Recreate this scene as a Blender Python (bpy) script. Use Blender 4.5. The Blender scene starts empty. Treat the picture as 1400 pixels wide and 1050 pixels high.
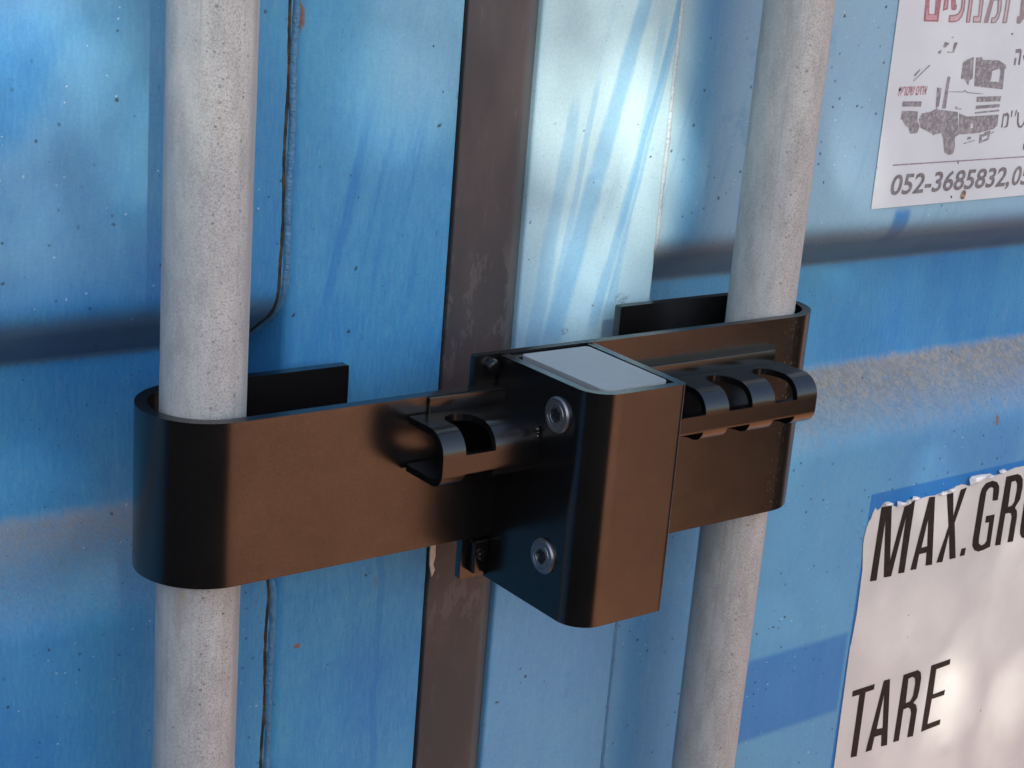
import bpy, bmesh, math, random
from mathutils import Vector, Matrix
random.seed(7)
S = bpy.context.scene
COL = S.collection
MM = 0.001
ZB = 1250.0                     # height of the lock's centre above the ground, mm

# ---------------------------------------------------------------- camera
cd = bpy.data.cameras.new("camera")
cam = bpy.data.objects.new("camera", cd)
COL.objects.link(cam)
r = Vector((0.7991307, -0.5960096, 0.0785021))
u = Vector((0.1112296, 0.2749239, 0.9550104))
d = Vector((0.5907775, 0.7544464, -0.2859941))
M = Matrix(((r.x, u.x, -d.x), (r.y, u.y, -d.y), (r.z, u.z, -d.z)))
cam.matrix_world = Matrix.Translation((-0.27974, -0.55286, (220 + ZB) * MM)) @ M.to_4x4()
cd.sensor_width = 36.0
cd.lens = 36.0 * 2221.71 / 1400
cd.clip_start = 0.01
cd.clip_end = 1000
cd.dof.use_dof = True
cd.dof.focus_distance = 0.66
cd.dof.aperture_fstop = 110
S.camera = cam

# ---------------------------------------------------------------- light
SUN_AZ, SUN_EL = math.radians(-163), math.radians(40)      # azimuth from +Y towards +X: the sun stands front left
sdir = Vector((math.sin(SUN_AZ) * math.cos(SUN_EL), math.cos(SUN_AZ) * math.cos(SUN_EL), math.sin(SUN_EL)))
W = bpy.data.worlds.new("World")
S.world = W
W.use_nodes = True
wn = W.node_tree
sky = wn.nodes.new("ShaderNodeTexSky")
sky.sky_type = 'NISHITA'
sky.sun_disc = False
sky.sun_elevation = SUN_EL
sky.sun_rotation = SUN_AZ
sky.air_density = 1.0
sky.dust_density = 2.0
wn.nodes["Background"].inputs[1].default_value = 0.085
wn.links.new(sky.outputs[0], wn.nodes["Background"].inputs[0])
sl = bpy.data.lights.new("sun", 'SUN')
sl.energy = 5.0
sl.angle = math.radians(0.53)
sl.color = (1.0, 0.93, 0.82)
so = bpy.data.objects.new("sun", sl)
so.rotation_euler = (-sdir).to_track_quat('-Z', 'Y').to_euler()
so.location = sdir * 8
COL.objects.link(so)
S.view_settings.view_transform = 'Standard'
S.view_settings.look = 'None'
S.view_settings.exposure = 1.88
S.view_settings.gamma = 1.0

# ---------------------------------------------------------------- node helper
class NT:
    def __init__(s, name):
        s.m = bpy.data.materials.new(name)
        s.m.use_nodes = True
        s.t = s.m.node_tree
        s.b = s.t.nodes["Principled BSDF"]
        g = s.t.nodes.new("ShaderNodeNewGeometry")
        s.pos = s.vec('MULTIPLY_ADD', g.outputs['Position'], (1000, 1000, 1000), (0, 0, -ZB))
        s.x, s.y, s.z = s.sep(s.pos)
        s.nx, s.ny, s.nz = s.sep(g.outputs['Normal'])
    def lk(s, sock, v):
        if hasattr(v, 'node'):
            s.t.links.new(v, sock)
        elif v is not None:
            if sock.type == 'RGBA' and len(v) == 3:
                v = (*v, 1)
            sock.default_value = v
    def vec(s, op, a, b=None, c=None):
        n = s.t.nodes.new("ShaderNodeVectorMath"); n.operation = op
        for i, v in enumerate((a, b, c)):
            if v is not None: s.lk(n.inputs[i], v)
        return n.outputs[0]
    def sep(s, v):
        n = s.t.nodes.new("ShaderNodeSeparateXYZ"); s.lk(n.inputs[0], v)
        return n.outputs
    def comb(s, x, y, z):
        n = s.t.nodes.new("ShaderNodeCombineXYZ")
        for i, v in enumerate((x, y, z)): s.lk(n.inputs[i], v)
        return n.outputs[0]
    def m_(s, op, a, b=None, c=None, clamp=False):
        n = s.t.nodes.new("ShaderNodeMath"); n.operation = op; n.use_clamp = clamp
        for i, v in enumerate((a, b, c)):
            if v is not None: s.lk(n.inputs[i], v)
        return n.outputs[0]
    def add(s, a, b): return s.m_('ADD', a, b)
    def sub(s, a, b): return s.m_('SUBTRACT', a, b)
    def mul(s, a, b): return s.m_('MULTIPLY', a, b)
    def mx(s, a, b): return s.m_('MAXIMUM', a, b)
    def ss(s, v, lo, hi, a=0.0, b=1.0):
        n = s.t.nodes.new("ShaderNodeMapRange"); n.interpolation_type = 'SMOOTHSTEP'
        for i, q in enumerate((v, lo, hi, a, b)): s.lk(n.inputs[i], q)
        return n.outputs[0]
    def box(s, v, lo, hi, f):            # soft window lo..hi on a coordinate
        return s.mul(s.ss(v, lo - f, lo + f), s.ss(v, hi - f, hi + f, 1.0, 0.0))
    def noise(s, scale, detail=3, rough=0.5, v=None, off=0.0, dist=0.0):
        # scale: 3-tuple or number of cycles per mm
        n = s.t.nodes.new("ShaderNodeTexNoise")
        sc = scale if isinstance(scale, tuple) else (scale,) * 3
        s.lk(n.inputs['Vector'], s.vec('MULTIPLY_ADD', v or s.pos, sc, (off, off * .7, off * 1.3)))
        n.inputs['Scale'].default_value = 1
        n.inputs['Detail'].default_value = detail
        n.inputs['Roughness'].default_value = rough
        n.inputs['Distortion'].default_value = dist
        return n.outputs['Fac']
    def spots(s, cell, r0, r1, prob, off=0.0, squash=(1, 1, 1), wob=0.35):
        # irregular dots: one candidate per voronoi cell of size `cell` mm, kept with a probability
        v = s.vec('MULTIPLY_ADD', s.pos, tuple(q / cell for q in squash), (off, off, off))
        if wob:
            n = s.t.nodes.new("ShaderNodeTexNoise"); n.inputs['Scale'].default_value = 4.0; n.inputs['Detail'].default_value = 2
            s.lk(n.inputs['Vector'], v)
            v = s.vec('MULTIPLY_ADD', n.outputs['Color'], (wob,) * 3, v)
        n = s.t.nodes.new("ShaderNodeTexVoronoi"); n.inputs['Scale'].default_value = 1
        s.lk(n.inputs['Vector'], v)
        c = s.sep(n.outputs['Color'])
        rad = s.m_('MULTIPLY_ADD', s.m_('POWER', c[1], 3.0), (r1 - r0) / cell, r0 / cell)
        inside = s.ss(s.m_('DIVIDE', n.outputs['Distance'], rad), 0.7, 1.1, 1.0, 0.0)
        return s.mul(inside, s.m_('LESS_THAN', c[0], prob))
    def mix(s, f, a, b):
        n = s.t.nodes.new("ShaderNodeMix"); n.data_type = 'RGBA'
        s.lk(n.inputs[0], f); s.lk(n.inputs[6], a); s.lk(n.inputs[7], b)
        return n.outputs[2]
    def mul3(s, c, k):                   # colour times a scalar
        n = s.t.nodes.new("ShaderNodeVectorMath"); n.operation = 'SCALE'
        s.lk(n.inputs[0], c); s.lk(n.inputs['Scale'], k)
        return n.outputs[0]
    def set(s, **k):
        for a, v in k.items():
            s.lk(s.b.inputs[a.replace('_', ' ')], v)
        return s
    def bump(s, h, dist, strength=1.0):
        n = s.t.nodes.new("ShaderNodeBump"); n.inputs['Distance'].default_value = dist * MM
        n.inputs['Strength'].default_value = strength
        s.lk(n.inputs['Height'], h)
        s.lk(s.b.inputs['Normal'], n.outputs[0])
        return s

# ---------------------------------------------------------------- materials
def door_paint(name, right):
    n = NT(name)
    x, y, z = n.x, n.y, n.z
    deep, mid, pale = (0.020, 0.152, 0.405), (0.074, 0.288, 0.460), (0.385, 0.520, 0.530)
    big = n.noise(0.006, 3, .55, off=3.1 if right else 9.7)
    run = n.noise((0.055, 0.02, 0.0045), 4, .6, off=1.7)
    fine = n.noise((0.6, 0.6, 0.12), 3, .6)
    f1 = n.add(n.mul(big, .9), n.add(n.mul(run, .26), n.mul(fine, .34)))          # about .8 on average
    f1 = n.ss(f1, .44, 1.02)
    if right:
        # chalky faded zone: the upper post and the upper panel
        post = n.mul(n.box(x, 180, 285, 14), n.ss(z, -110, 130, .22, .80))
        pan = n.mul(n.ss(x, 280, 320), n.ss(z, 46, 66, 0.10, 0.46))
        f2 = n.add(post, pan)
        recess = n.mul(n.ss(y, 60, 75), 1.0)
        f2 = n.mul(f2, n.m_('SUBTRACT', 1.0, n.mul(recess, .9)))
        f1 = n.m_('MAXIMUM', n.mul(f1, .85), n.mul(f2, .9))
        # wiped streaks slanting down the post, where less chalk is left
        def streak(xt, xb, wt, wb, zt=178, zb=20, k=1.0, z0=-400, z1=400):
            t = n.m_('DIVIDE', n.sub(z, zb), zt - zb)
            cx = n.m_('MULTIPLY_ADD', t, xt - xb, xb)
            w = n.m_('MAXIMUM', n.m_('MULTIPLY_ADD', t, wt - wb, wb), .4)
            wob = n.m_('MULTIPLY_ADD', n.noise((.12, .02, .02), 2), 5, -2.5)
            dd = n.m_('DIVIDE', n.m_('ABSOLUTE', n.add(n.sub(x, cx), wob)), w)
            return n.mul(n.mul(n.ss(dd, .55, 1.15, 1, 0), n.box(z, z0, z1, 9)), k)
        st = streak(247.5, 209, 5, 7.5, k=.50, z0=12)
        for a in ((270, 238, 2.2, 2.5, 178, 32, .62, 60, 400), (272.5, 243, 1.6, 1.2, 178, 32, .45, 25, 400),
                  (262, 234, 3.0, 4.0, 140, 20, .42, 18, 118), (216, 196, 3.5, 5, 178, 10, .35, -20, 130),
                  (224, 205, 2.0, 3.0, 150, 10, .35, -10, 140), (262, 246, 2.5, 3, 178, 40, .30, 20, 170)):
            st = n.mx(st, streak(*a))
        v = n.comb(n.m_('MULTIPLY_ADD', z, -.235, x), y, z)
        wipe = n.noise((0.16, 0.05, 0.006), 4, .65, v=v, off=5.5)
        st = n.mx(st, n.ss(wipe, .54, .78, 0, .30))
        f2 = n.mul(f2, n.sub(1.0, st))
        # fresh paint that a former label covered
        fresh = n.mul(n.box(x, 338, 470.5, 1.6), n.box(z, -256, -202, 2.4))
        fresh = n.mul(fresh, n.m_('MULTIPLY_ADD', run, .8, .35))
        edge = n.m_('MULTIPLY_ADD', n.noise(.15, 2), 1.2, 472.2)
        fr2 = n.mul(n.mul(n.m_('GREATER_THAN', x, edge), n.m_('LESS_THAN', x, 768)), n.box(z, -330, -110.5, .8))
        small = n.mul(n.box(x, 456, 469, 2.5), n.box(z, 46, 66, 3))
        fresh = n.mx(n.mul(fresh, .85), n.mx(fr2, n.mul(small, .7)))
        f1 = n.mul(f1, n.sub(1.0, n.mul(fresh, .95)))
        f2 = n.mul(f2, n.sub(1.0, fresh))
    else:
        f2 = n.mul(n.box(x, 96, 150, 22), n.ss(z, 90, 150, 0, .26))
        f2 = n.add(f2, n.ss(big, .62, .82, 0, .10))
        f2 = n.add(f2, n.mul(n.mul(n.ss(x, -8, 14, 1, 0), n.ss(z, 40, 75)), n.ss(n.noise(.014, 3, .5, off=52), .36, .62, .03, .17)))
        v = n.comb(n.m_('MULTIPLY_ADD', z, -.215, x), y, z)
        wipe = n.noise((0.10, 0.05, 0.005), 4, .6, v=v, off=2.5)
        dk = n.mul(n.ss(wipe, .50, .70, 0, .8), n.mul(n.box(x, 72, 150, 8), n.box(z, -30, 120, 30)))
        # a thin dribble running down the lower post
        cx = n.m_('MULTIPLY_ADD', n.noise((0, 0, .03), 3, .6), 14, 110)
        drib = n.mul(n.ss(n.m_('ABSOLUTE', n.sub(x, cx)), 1.2, 2.6, .55, 0), n.ss(z, -60, -40, 1, 0))
        dk = n.mx(dk, drib)
        f1 = n.mul(f1, n.sub(1.0, n.mul(dk, .85)))
        f2 = n.mul(f2, n.sub(1.0, dk))
    if not right: fresh = None
    c = n.mix(f1, deep, mid)
    c = n.mix(f2, c, pale)
    # blotches, scuffs
    blot = n.ss(n.noise(.035, 5, .65, off=11), .60, .74, 0, .28)
    c = n.mix(blot, c, (0.03, 0.15, 0.35))
    c = n.mix(n.ss(n.noise((.35, .35, .05), 4, .7, off=4), .58, .8, 0, .25), c, (0.26, 0.38, 0.43))
    if right: c = n.mix(n.mul(fresh, .52), c, (0.012, 0.145, 0.405))
    # dust that settled on upward faces; undersides painted darker for shade, with some grime
    dn = n.noise(.09, 5, .7, off=6)
    dn2 = n.noise((.3, .3, .09), 4, .7, off=8)
    up = n.ss(n.add(n.nz, n.m_('MULTIPLY_ADD', dn, .7, n.m_('MULTIPLY_ADD', dn2, .34 if right else .12, -.52 if right else -.41))), .0, .72)
    up = n.mul(up, n.m_('MULTIPLY_ADD', dn2, 1.1, .25))
    fold = n.ss(y, 46, 72, .50, 1.0)
    up = n.mul(up, fold)
    fib = n.noise((.16, .16, .09), 6, .72, off=19, dist=1.8)
    dcol = n.mix(n.ss(fib, .38, .64), (0.20, 0.185, 0.145), (0.34, 0.28, 0.19)) if right else n.mix(n.ss(y, 60, 79), (0.16, 0.165, 0.145), (0.25, 0.195, 0.135))
    c = n.mix(n.mul(up, .92 if right else .66), c, dcol)
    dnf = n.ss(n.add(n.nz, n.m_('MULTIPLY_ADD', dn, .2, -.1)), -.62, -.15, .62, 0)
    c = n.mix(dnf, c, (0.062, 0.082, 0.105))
    # tiny specks, chips and flecks
    reg = n.ss(n.noise(.018, 3, .6, off=15), .40, .62, .15, 1)
    dark = n.mx(n.mul(n.spots(4.6, .22, .95, .50, 1), reg), n.mx(n.spots(15, .35, 1.05, .45, 5), n.mx(n.spots(9, .25, .8, .35, 25), n.mul(n.spots(3.0, .16, .55, .40, 37), n.ss(n.noise(.03, 3, .6, off=55), .34, .6, .35, .9)))))
    gr = n.noise(.8, 3, .7, off=33)
    c = n.mul3(c, n.m_('MULTIPLY_ADD', gr, .36, .82))
    c = n.mix(n.mul(dark, .85), c, (0.022, 0.035, 0.055))
    dash = n.mul(n.spots(9, .2, .8, .30, 9, (1.0, 1.0, .38)), reg)
    c = n.mix(n.mul(dash, .6), c, (0.035, 0.075, 0.14))
    white = n.mx(n.mul(n.spots(4.2, .15, .6, .30, 3), reg), n.spots(20, .22, .65, .25, 7))
    c = n.mix(n.mul(white, .55), c, (0.62, 0.68, 0.72))
    # rust at the weld ends
    def rust(cx, cz, rx, rz):
        q = n.add(n.m_('POWER', n.m_('DIVIDE', n.sub(x, cx), rx), 2.0), n.m_('POWER', n.m_('DIVIDE', n.sub(z, cz), rz), 2.0))
        return n.ss(n.add(q, n.m_('MULTIPLY_ADD', n.noise(.5, 4, .7), 1.6, -.8)), .5, 1.3, 1, 0)
    spotsl = ((272, 55, 2.2, 7), (587.5, -77.5, 1.6, 4.0)) if right else ((61, 166, 2.2, 6), (72.5, -119.5, 1.8, 1.4))
    for a in spotsl:
        rr = rust(*a)
        c = n.mix(n.mul(rr, .85), c, n.mix(n.noise(.6, 3, .6, off=2), (.10, .035, .012), (.30, .15, .05)))
    for a in ((251, 31, 5, 4), (216, 18, 2.5, 2)) if right else ((114, -96, 2, 5),):      # greasy smudges
        q = rust(*a)
        c = n.mix(n.mul(n.mul(q, n.ss(n.noise(.7, 4, .7, off=44), .45, .6)), .7), c, (.10, .16, .20))
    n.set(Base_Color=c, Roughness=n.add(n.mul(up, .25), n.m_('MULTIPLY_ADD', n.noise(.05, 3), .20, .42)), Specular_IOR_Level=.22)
    h = n.add(n.mul(n.noise(.012, 2, .4), 2.6), n.add(n.mul(n.noise(.9, 3, .6), .05), n.mul(n.mx(dark, dash), -.06)))
    h = n.add(h, n.mul(n.mul(up, dn2), .5))
    n.bump(h, 1.0, .8)
    return n.m

def weld_mat():
    n = NT("weld_paint")
    c = n.mix(n.noise(.2, 4), (.022, .125, .28), (.08, .23, .37))
    rr = n.ss(n.noise((.3, .3, .12), 4, .7, off=3), .52, .62)
    side = n.ss(n.x, 160, 170)
    c = n.mix(n.mul(side, n.ss(n.z, 20, 70)), c, (.36, .43, .47))
    c = n.mix(n.mul(rr, .30), c, (.07, .055, .04))
    n.set(Base_Color=c, Roughness=.5)
    n.bump(n.noise((.5, .5, .7), 3), .8)
    return n.m

def crack_mat():
    n = NT("grimy_crevice")
    n.set(Base_Color=n.mix(n.ss(n.noise(.12, 4, .7), .45, .65), (.012, .012, .011), (.075, .048, .018)), Roughness=.9)
    return n.m

def galv():
    n = NT("galvanised_steel")
    a = n.noise(.85, 3, .65)
    a2 = n.noise(1.5, 3, .7, off=31)
    b = n.noise((.16, .16, .05), 4, .6, off=3)
    big = n.noise((.03, .03, .012), 4, .6, off=8)
    lx = n.m_('MULTIPLY_ADD', n.m_('GREATER_THAN', n.x, 150), -307.6, n.x)      # across the rod, from its axis
    band = n.mul(n.box(lx, -11, 9, 5), n.m_('MULTIPLY_ADD', big, 1.4, .1))      # pitted band along the weathered front
    c = n.mix(n.ss(n.m_('MULTIPLY_ADD', b, .6, n.mul(a, .4)), .34, .64), (.37, .365, .36), (.505, .495, .485))
    c = n.mix(n.mul(n.ss(a2, .50, .60), n.m_('MULTIPLY_ADD', band, .62, .14)), c, (.235, .222, .215))
    c = n.mix(n.mul(n.ss(n.noise(1.1, 2, .6, off=41), .56, .66), .35), c, (.60, .59, .58))
    c = n.mix(n.ss(big, .52, .72, 0, .40), c, (.345, .335, .33))
    line = n.noise((.5, .5, .004), 3, .6, off=12)
    c = n.mix(n.ss(line, .56, .72, 0, .32), c, (.29, .28, .27))
    seam = n.mul(n.box(lx, 9.5, 12.5, 1.2), n.ss(b, .3, .6, .15, .55))
    c = n.mix(seam, c, (.30, .285, .275))
    pit = n.mul(n.spots(2.2, .25, .85, .55, 2), n.m_('MULTIPLY_ADD', band, .9, .05))
    c = n.mix(n.mul(pit, .8), c, (.14, .13, .125))
    dot = n.mx(n.spots(15, .35, 1.0, .40, 4), n.spots(36, .8, 1.9, .45, 6))
    c = n.mix(n.mul(dot, .9), c, (.03, .028, .026))
    dash = n.spots(22, .25, .6, .40, 11, (1.2, 1.2, .13), .2)
    c = n.mix(n.mul(dash, .6), c, (.10, .095, .09))
    c = n.mix(n.ss(n.noise((.10, .1, .02), 4, .7, off=21), .62, .72, 0, .38), c, (.36, .25, .17))
    k = n.ss(n.x, 200, 260, 1.0, .92)
    n.set(Base_Color=n.vec('MULTIPLY', n.mul3(c, n.mul(k, .90)), (.95, 1.0, 1.01)), Roughness=n.m_('MULTIPLY_ADD', a, .25, .45), Metallic=.1, Specular_IOR_Level=.35)
    n.bump(n.add(n.mul(a, .25), n.mul(n.mx(pit, dot), -.35)), .35, .7)
    return n.m

def black_coat():
    n = NT("black_coated_steel")
    a = n.noise(2.4, 3, .6)
    b = n.noise(.05, 4, .6, off=4)
    chip = n.mul(n.spots(10, .15, .8, .18, 5, (1, 1, .5)), n.ss(n.noise(.03, 2, off=9), .5, .6))
    c = n.mix(n.mul(chip, .6), (.0045, .0042, .0045), (.06, .055, .05))
    wear = n.mul(n.mul(n.box(n.x, 304, 314, 3), n.ss(n.y, -18, -21)), n.ss(n.noise((.9, .9, .35), 4, .75, off=27), .60, .68))
    c = n.mix(n.mul(wear, .4), c, (.30, .28, .25))
    scuff = n.mul(n.spots(16, .12, .5, .35, 17, (.22, 1, 1.1), .4), n.box(n.x, 60, 330, 20))
    inner = n.mul(n.box(n.x, 185, 296, 2), n.box(n.z, -48, -12, 2))
    c = n.mix(n.mul(scuff, n.m_('MULTIPLY_ADD', inner, .5, .30)), c, (.20, .175, .155))
    n.set(Base_Color=c, Roughness=n.add(.16, n.add(n.mul(a, .06), n.mul(b, .07))), Specular_IOR_Level=n.mul(n.m_('MULTIPLY_ADD', b, .42, .55), n.m_('MULTIPLY_ADD', n.noise(1.1, 4, .75, off=14), .9, .55)))
    n.bump(n.add(n.mul(n.noise(1.2, 3, .6, off=6), .22), n.mul(n.noise(.02, 2), .8)), .22, .5)
    return n.m

def rail_coat():
    n = NT("glossy_black_paint")
    a = n.noise(1.6, 3, .6)
    scr = n.mx(n.spots(14, .10, .35, .5, 3, (.10, 1, 1.4), .15), n.spots(24, .1, .4, .4, 8, (.14, .9, 1.2), .2))
    scr = n.mul(scr, n.ss(n.x, 180, 200))
    c = n.mix(n.mul(scr, .8), (.004, .004, .0045), (.16, .145, .135))
    n.set(Base_Color=c, Roughness=n.m_('MULTIPLY_ADD', a, .12, .13), Specular_IOR_Level=.62)
    n.bump(a, .10, .5)
    return n.m

def simple(name, col, rough, metal=0.0, var=.15, sc=.3, bump=0.05, spec=.5):
    n = NT(name)
    k = n.m_('MULTIPLY_ADD', n.noise(sc, 4, .6), 2 * var, 1 - var)
    n.set(Base_Color=n.mul3((*col,), k), Roughness=rough, Metallic=metal, Specular_IOR_Level=spec)
    if bump: n.bump(n.noise(sc * 3, 3), bump)
    return n.m

def seal_mat():
    n = NT("weathered_black_rubber")
    big = n.noise((.03, .03, .012), 4, .6, off=3)
    c = n.mix(n.ss(big, .38, .62), (.052, .044, .047), (.036, .036, .040))
    # damp looking scuffs with a ragged edge
    sc = n.ss(n.noise((.075, .05, .03), 5, .72, off=7), .53, .56)
    zone = n.mx(n.box(n.z, 0, 62, 12), n.box(n.z, -128, -85, 12))
    c = n.mix(n.mul(n.mul(sc, zone), .45), c, (.10, .093, .093))
    sc2 = n.ss(n.noise((.3, .3, .05), 5, .7, off=17), .58, .72)
    c = n.mix(n.mul(sc2, .35), c, (.10, .095, .10))
    edge = n.ss(n.x, 176, 181)
    c = n.mix(n.mul(edge, .5), c, (.10, .115, .115))
    fleck = n.spots(16, .2, .7, .35, 2)
    c = n.mix(n.mul(fleck, .5), c, (.2, .2, .2))
    n.set(Base_Color=c, Roughness=n.m_('MULTIPLY_ADD', big, .2, .42), Specular_IOR_Level=.4)
    n.bump(n.add(n.noise(.015, 2), n.mul(n.noise(.8, 3), .1)), .8, .7)
    return n.m

def sheet_mat(name, col, col2, wear=.2):
    n = NT(name)
    c = n.mix(n.ss(n.noise(.02, 4, .6, off=2), .35, .7), col, col2)
    c = n.mix(n.mul(n.spots(16, .2, .9, .30, 6), .7), c, (.13, .11, .10))
    c = n.mix(n.mul(n.spots(30, .15, .5, .5, 13, (1, 1, .18), .3), .4), c, (.30, .27, .26))
    c = n.mix(n.ss(n.noise((.25, .25, .05), 5, .7, off=3), .60, .75, 0, wear), c, (.46, .44, .43))
    n.set(Base_Color=c, Roughness=.42, Specular_IOR_Level=.4)
    n.bump(n.add(n.noise(.02, 2), n.mul(n.noise(.5, 3), .03)), .9, .7)
    return n.m

def ink_mat(name, col, worn, amt, gx=None):
    n = NT(name)
    f = n.ss(n.noise(.45, 5, .7, off=5), .42, .68, 0, amt)
    c = n.mix(f, col, worn)
    if gx: c = n.mix(n.ss(n.x, gx[0], gx[1], 0, 1), c, n.mix(f, gx[2], worn))
    n.set(Base_Color=c, Roughness=.6, Specular_IOR_Level=.2)
    return n.m

def ground_mat():
    n = NT("dry_brown_earth")
    a = n.noise(.0012, 5, .6); b = n.noise(.03, 4, .7)
    c = n.mix(n.ss(a, .35, .65), (.365, .160, .088), (.415, .190, .105))
    c = n.mix(n.ss(b, .4, .7, 0, .5), c, (.30, .155, .085))
    n.set(Base_Color=c, Roughness=.95, Specular_IOR_Level=.1)
    n.bump(b, 12)
    return n.m

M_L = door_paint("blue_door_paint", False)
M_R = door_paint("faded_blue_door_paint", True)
M_WELD, M_CRACK, M_GALV, M_COAT, M_RAIL = weld_mat(), crack_mat(), galv(), black_coat(), rail_coat()
M_SEAL = seal_mat()
M_BLOCK = simple("satin_aluminium", (.25, .27, .285), .40, 0.0, .06, .25, .02, .3)
M_SCREW = simple("zinc_plated_steel", (.22, .23, .245), .34, .85, .3, .9, .05)
M_SOCKET = simple("dark_socket", (.045, .045, .048), .4, .8, .3, .9, .05)
M_TAPE = simple("torn_beige_residue", (.52, .45, .36), .8, 0, .25, .4, .3)
M_SHEET = sheet_mat("white_vinyl", (.525, .535, .52), (.475, .485, .48), .12)
M_POSTER = sheet_mat("white_poster_vinyl", (.505, .56, .60), (.475, .53, .575), .08)
M_FLAKE = simple("curled_white_vinyl", (.76, .79, .80), .5, 0, .1, .2, .1)
M_INK = ink_mat("black_lettering", (.008, .0075, .008), (.026, .022, .021), .7)
M_GREY = ink_mat("faded_grey_print", (.135, .13, .14), (.24, .235, .245), .8)
M_TRUCK = ink_mat("faded_photo_print", (.17, .17, .185), (.33, .325, .345), 1.0)
M_PURP = ink_mat("purple_print", (.22, .17, .22), (.40, .37, .40), .7)
M_RED = ink_mat("faded_red_print", (.34, .13, .16), (.48, .34, .36), .8)
M_HEAD = ink_mat("headline_outline", (.30, .12, .155), (.40, .27, .30), .7, (455, 520, (.22, .20, .215)))
M_HEADL = ink_mat("headline_fill", (.44, .25, .29), (.50, .38, .40), .7, (455, 520, (.42, .385, .405)))
M_STAIN = ink_mat("rust_stain", (.13, .085, .06), (.36, .28, .22), 1.0)
M_DOT = ink_mat("dark_speck", (.05, .045, .045), (.1, .1, .1), .5)
M_GROUND = ground_mat()
M_LEAF = simple("dark_green_leaves", (.022, .042, .012), .5, 0, .4, .004, 0)
M_BARK = simple("brown_bark", (.10, .07, .045), .9, 0, .3, .02, 4)

# ---------------------------------------------------------------- geometry helpers (all lengths in mm)
def link(name, bm, mat, parent=None, smooth=None, org=(0, 0, 0)):
    me = bpy.data.meshes.new(name)
    bmesh.ops.recalc_face_normals(bm, faces=bm.faces)
    bm.transform(Matrix.Scale(MM, 4) @ Matrix.Translation((0, 0, ZB)))
    bm.transform(Matrix.Translation(-Vector(org)))
    bm.to_mesh(me); bm.free()
    me.materials.append(mat)
    o = bpy.data.objects.new(name, me)
    COL.objects.link(o)
    if smooth is not None:
        me.shade_smooth()
        me.set_sharp_from_angle(angle=math.radians(smooth))
    if parent:
        o.parent = parent
    else:
        o.location = org
    return o

def root(name, label, cat, loc):
    o = bpy.data.objects.new(name, None)
    o.empty_display_size = .05
    o.location = loc
    COL.objects.link(o)
    o['label'] = label; o['category'] = cat
    return o

def fillet(pts, rad, n=6, closed=True):
    out = []
    N = len(pts)
    for i, p in enumerate(pts):
        rr = rad[i] if isinstance(rad, (list, tuple)) else rad
        if rr <= 0 or (not closed and i in (0, N - 1)):
            out.append(tuple(p)); continue
        p = Vector(p); a = Vector(pts[i - 1]) - p; b = Vector(pts[(i + 1) % N]) - p
        la, lb = a.length, b.length
        a.normalize(); b.normalize()
        ang = a.angle(b)
        if ang > math.pi - .01:
            out.append(tuple(p)); continue
        t = min(rr / math.tan(ang / 2), la * .49, lb * .49)
        rr = t * math.tan(ang / 2)
        c = p + (a + b).normalized() * (rr / math.sin(ang / 2))
        v0 = (p + a * t) - c; v1 = (p + b * t) - c
        w = v0.angle(v1)
        s = 1 if v0.x * v1.y - v0.y * v1.x > 0 else -1
        for k in range(n + 1):
            th = s * w * k / n
            out.append((c.x + v0.x * math.cos(th) - v0.y * math.sin(th), c.y + v0.x * math.sin(th) + v0.y * math.cos(th)))
    return out

def pad(pts, dd=.5, lim=7.0):
    """extra vertices at both ends of long straight runs, so that smooth corners leave the flats truly flat"""
    out = []
    for p, q in zip(pts, pts[1:] + pts[:1]):
        out.append(p)
        v = Vector((q[0] - p[0], q[1] - p[1])); L = v.length
        if L > lim:
            v /= L
            out += [(p[0] + v.x * dd, p[1] + v.y * dd), (q[0] - v.x * dd, q[1] - v.y * dd)]
    return out

def prism(bm, pts, a, b, axis='Z', bev=0.0, seg=2):
    """extrude a closed 2-D outline: Z -> (x,y); X -> (y,z); Y -> (x,z)"""
    f = {'Z': lambda p, t: (p[0], p[1], t), 'X': lambda p, t: (t, p[0], p[1]), 'Y': lambda p, t: (p[0], t, p[1])}[axis]
    lo = [bm.verts.new(f(p, a)) for p in pts]
    hi = [bm.verts.new(f(p, b)) for p in pts]
    n = len(pts)
    f0 = bm.faces.new(lo); f1 = bm.faces.new(hi[::-1])
    for i in range(n):
        bm.faces.new((lo[i], hi[i], hi[(i + 1) % n], lo[(i + 1) % n]))
    if bev:
        es = list(f0.edges) + list(f1.edges)
        bmesh.ops.bevel(bm, geom=es, offset=bev, segments=seg, affect='EDGES', profile=.5)
    return bm

def rect(x0, x1, y0, y1): return [(x0, y0), (x1, y0), (x1, y1), (x0, y1)]

def tube(bm, pts, radii, n=10):
    rings = []
    for i, p in enumerate(pts):
        p = Vector(p)
        t = (Vector(pts[min(i + 1, len(pts) - 1)]) - Vector(pts[max(i - 1, 0)])).normalized()
        a = t.orthogonal().normalized() if i == 0 else (rings_a - t * rings_a.dot(t)).normalized()
        rings_a = a
        b = t.cross(a)
        rr = radii[i] if isinstance(radii, (list, tuple)) else radii
        rings.append([bm.verts.new(p + (a * math.cos(2 * math.pi * k / n) + b * math.sin(2 * math.pi * k / n)) * rr) for k in range(n)])
    for i in range(len(rings) - 1):
        for k in range(n):
            bm.faces.new((rings[i][k], rings[i][(k + 1) % n], rings[i + 1][(k + 1) % n], rings[i + 1][k]))
    bm.faces.new(rings[0]); bm.faces.new(rings[-1][::-1])
    return bm

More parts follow.
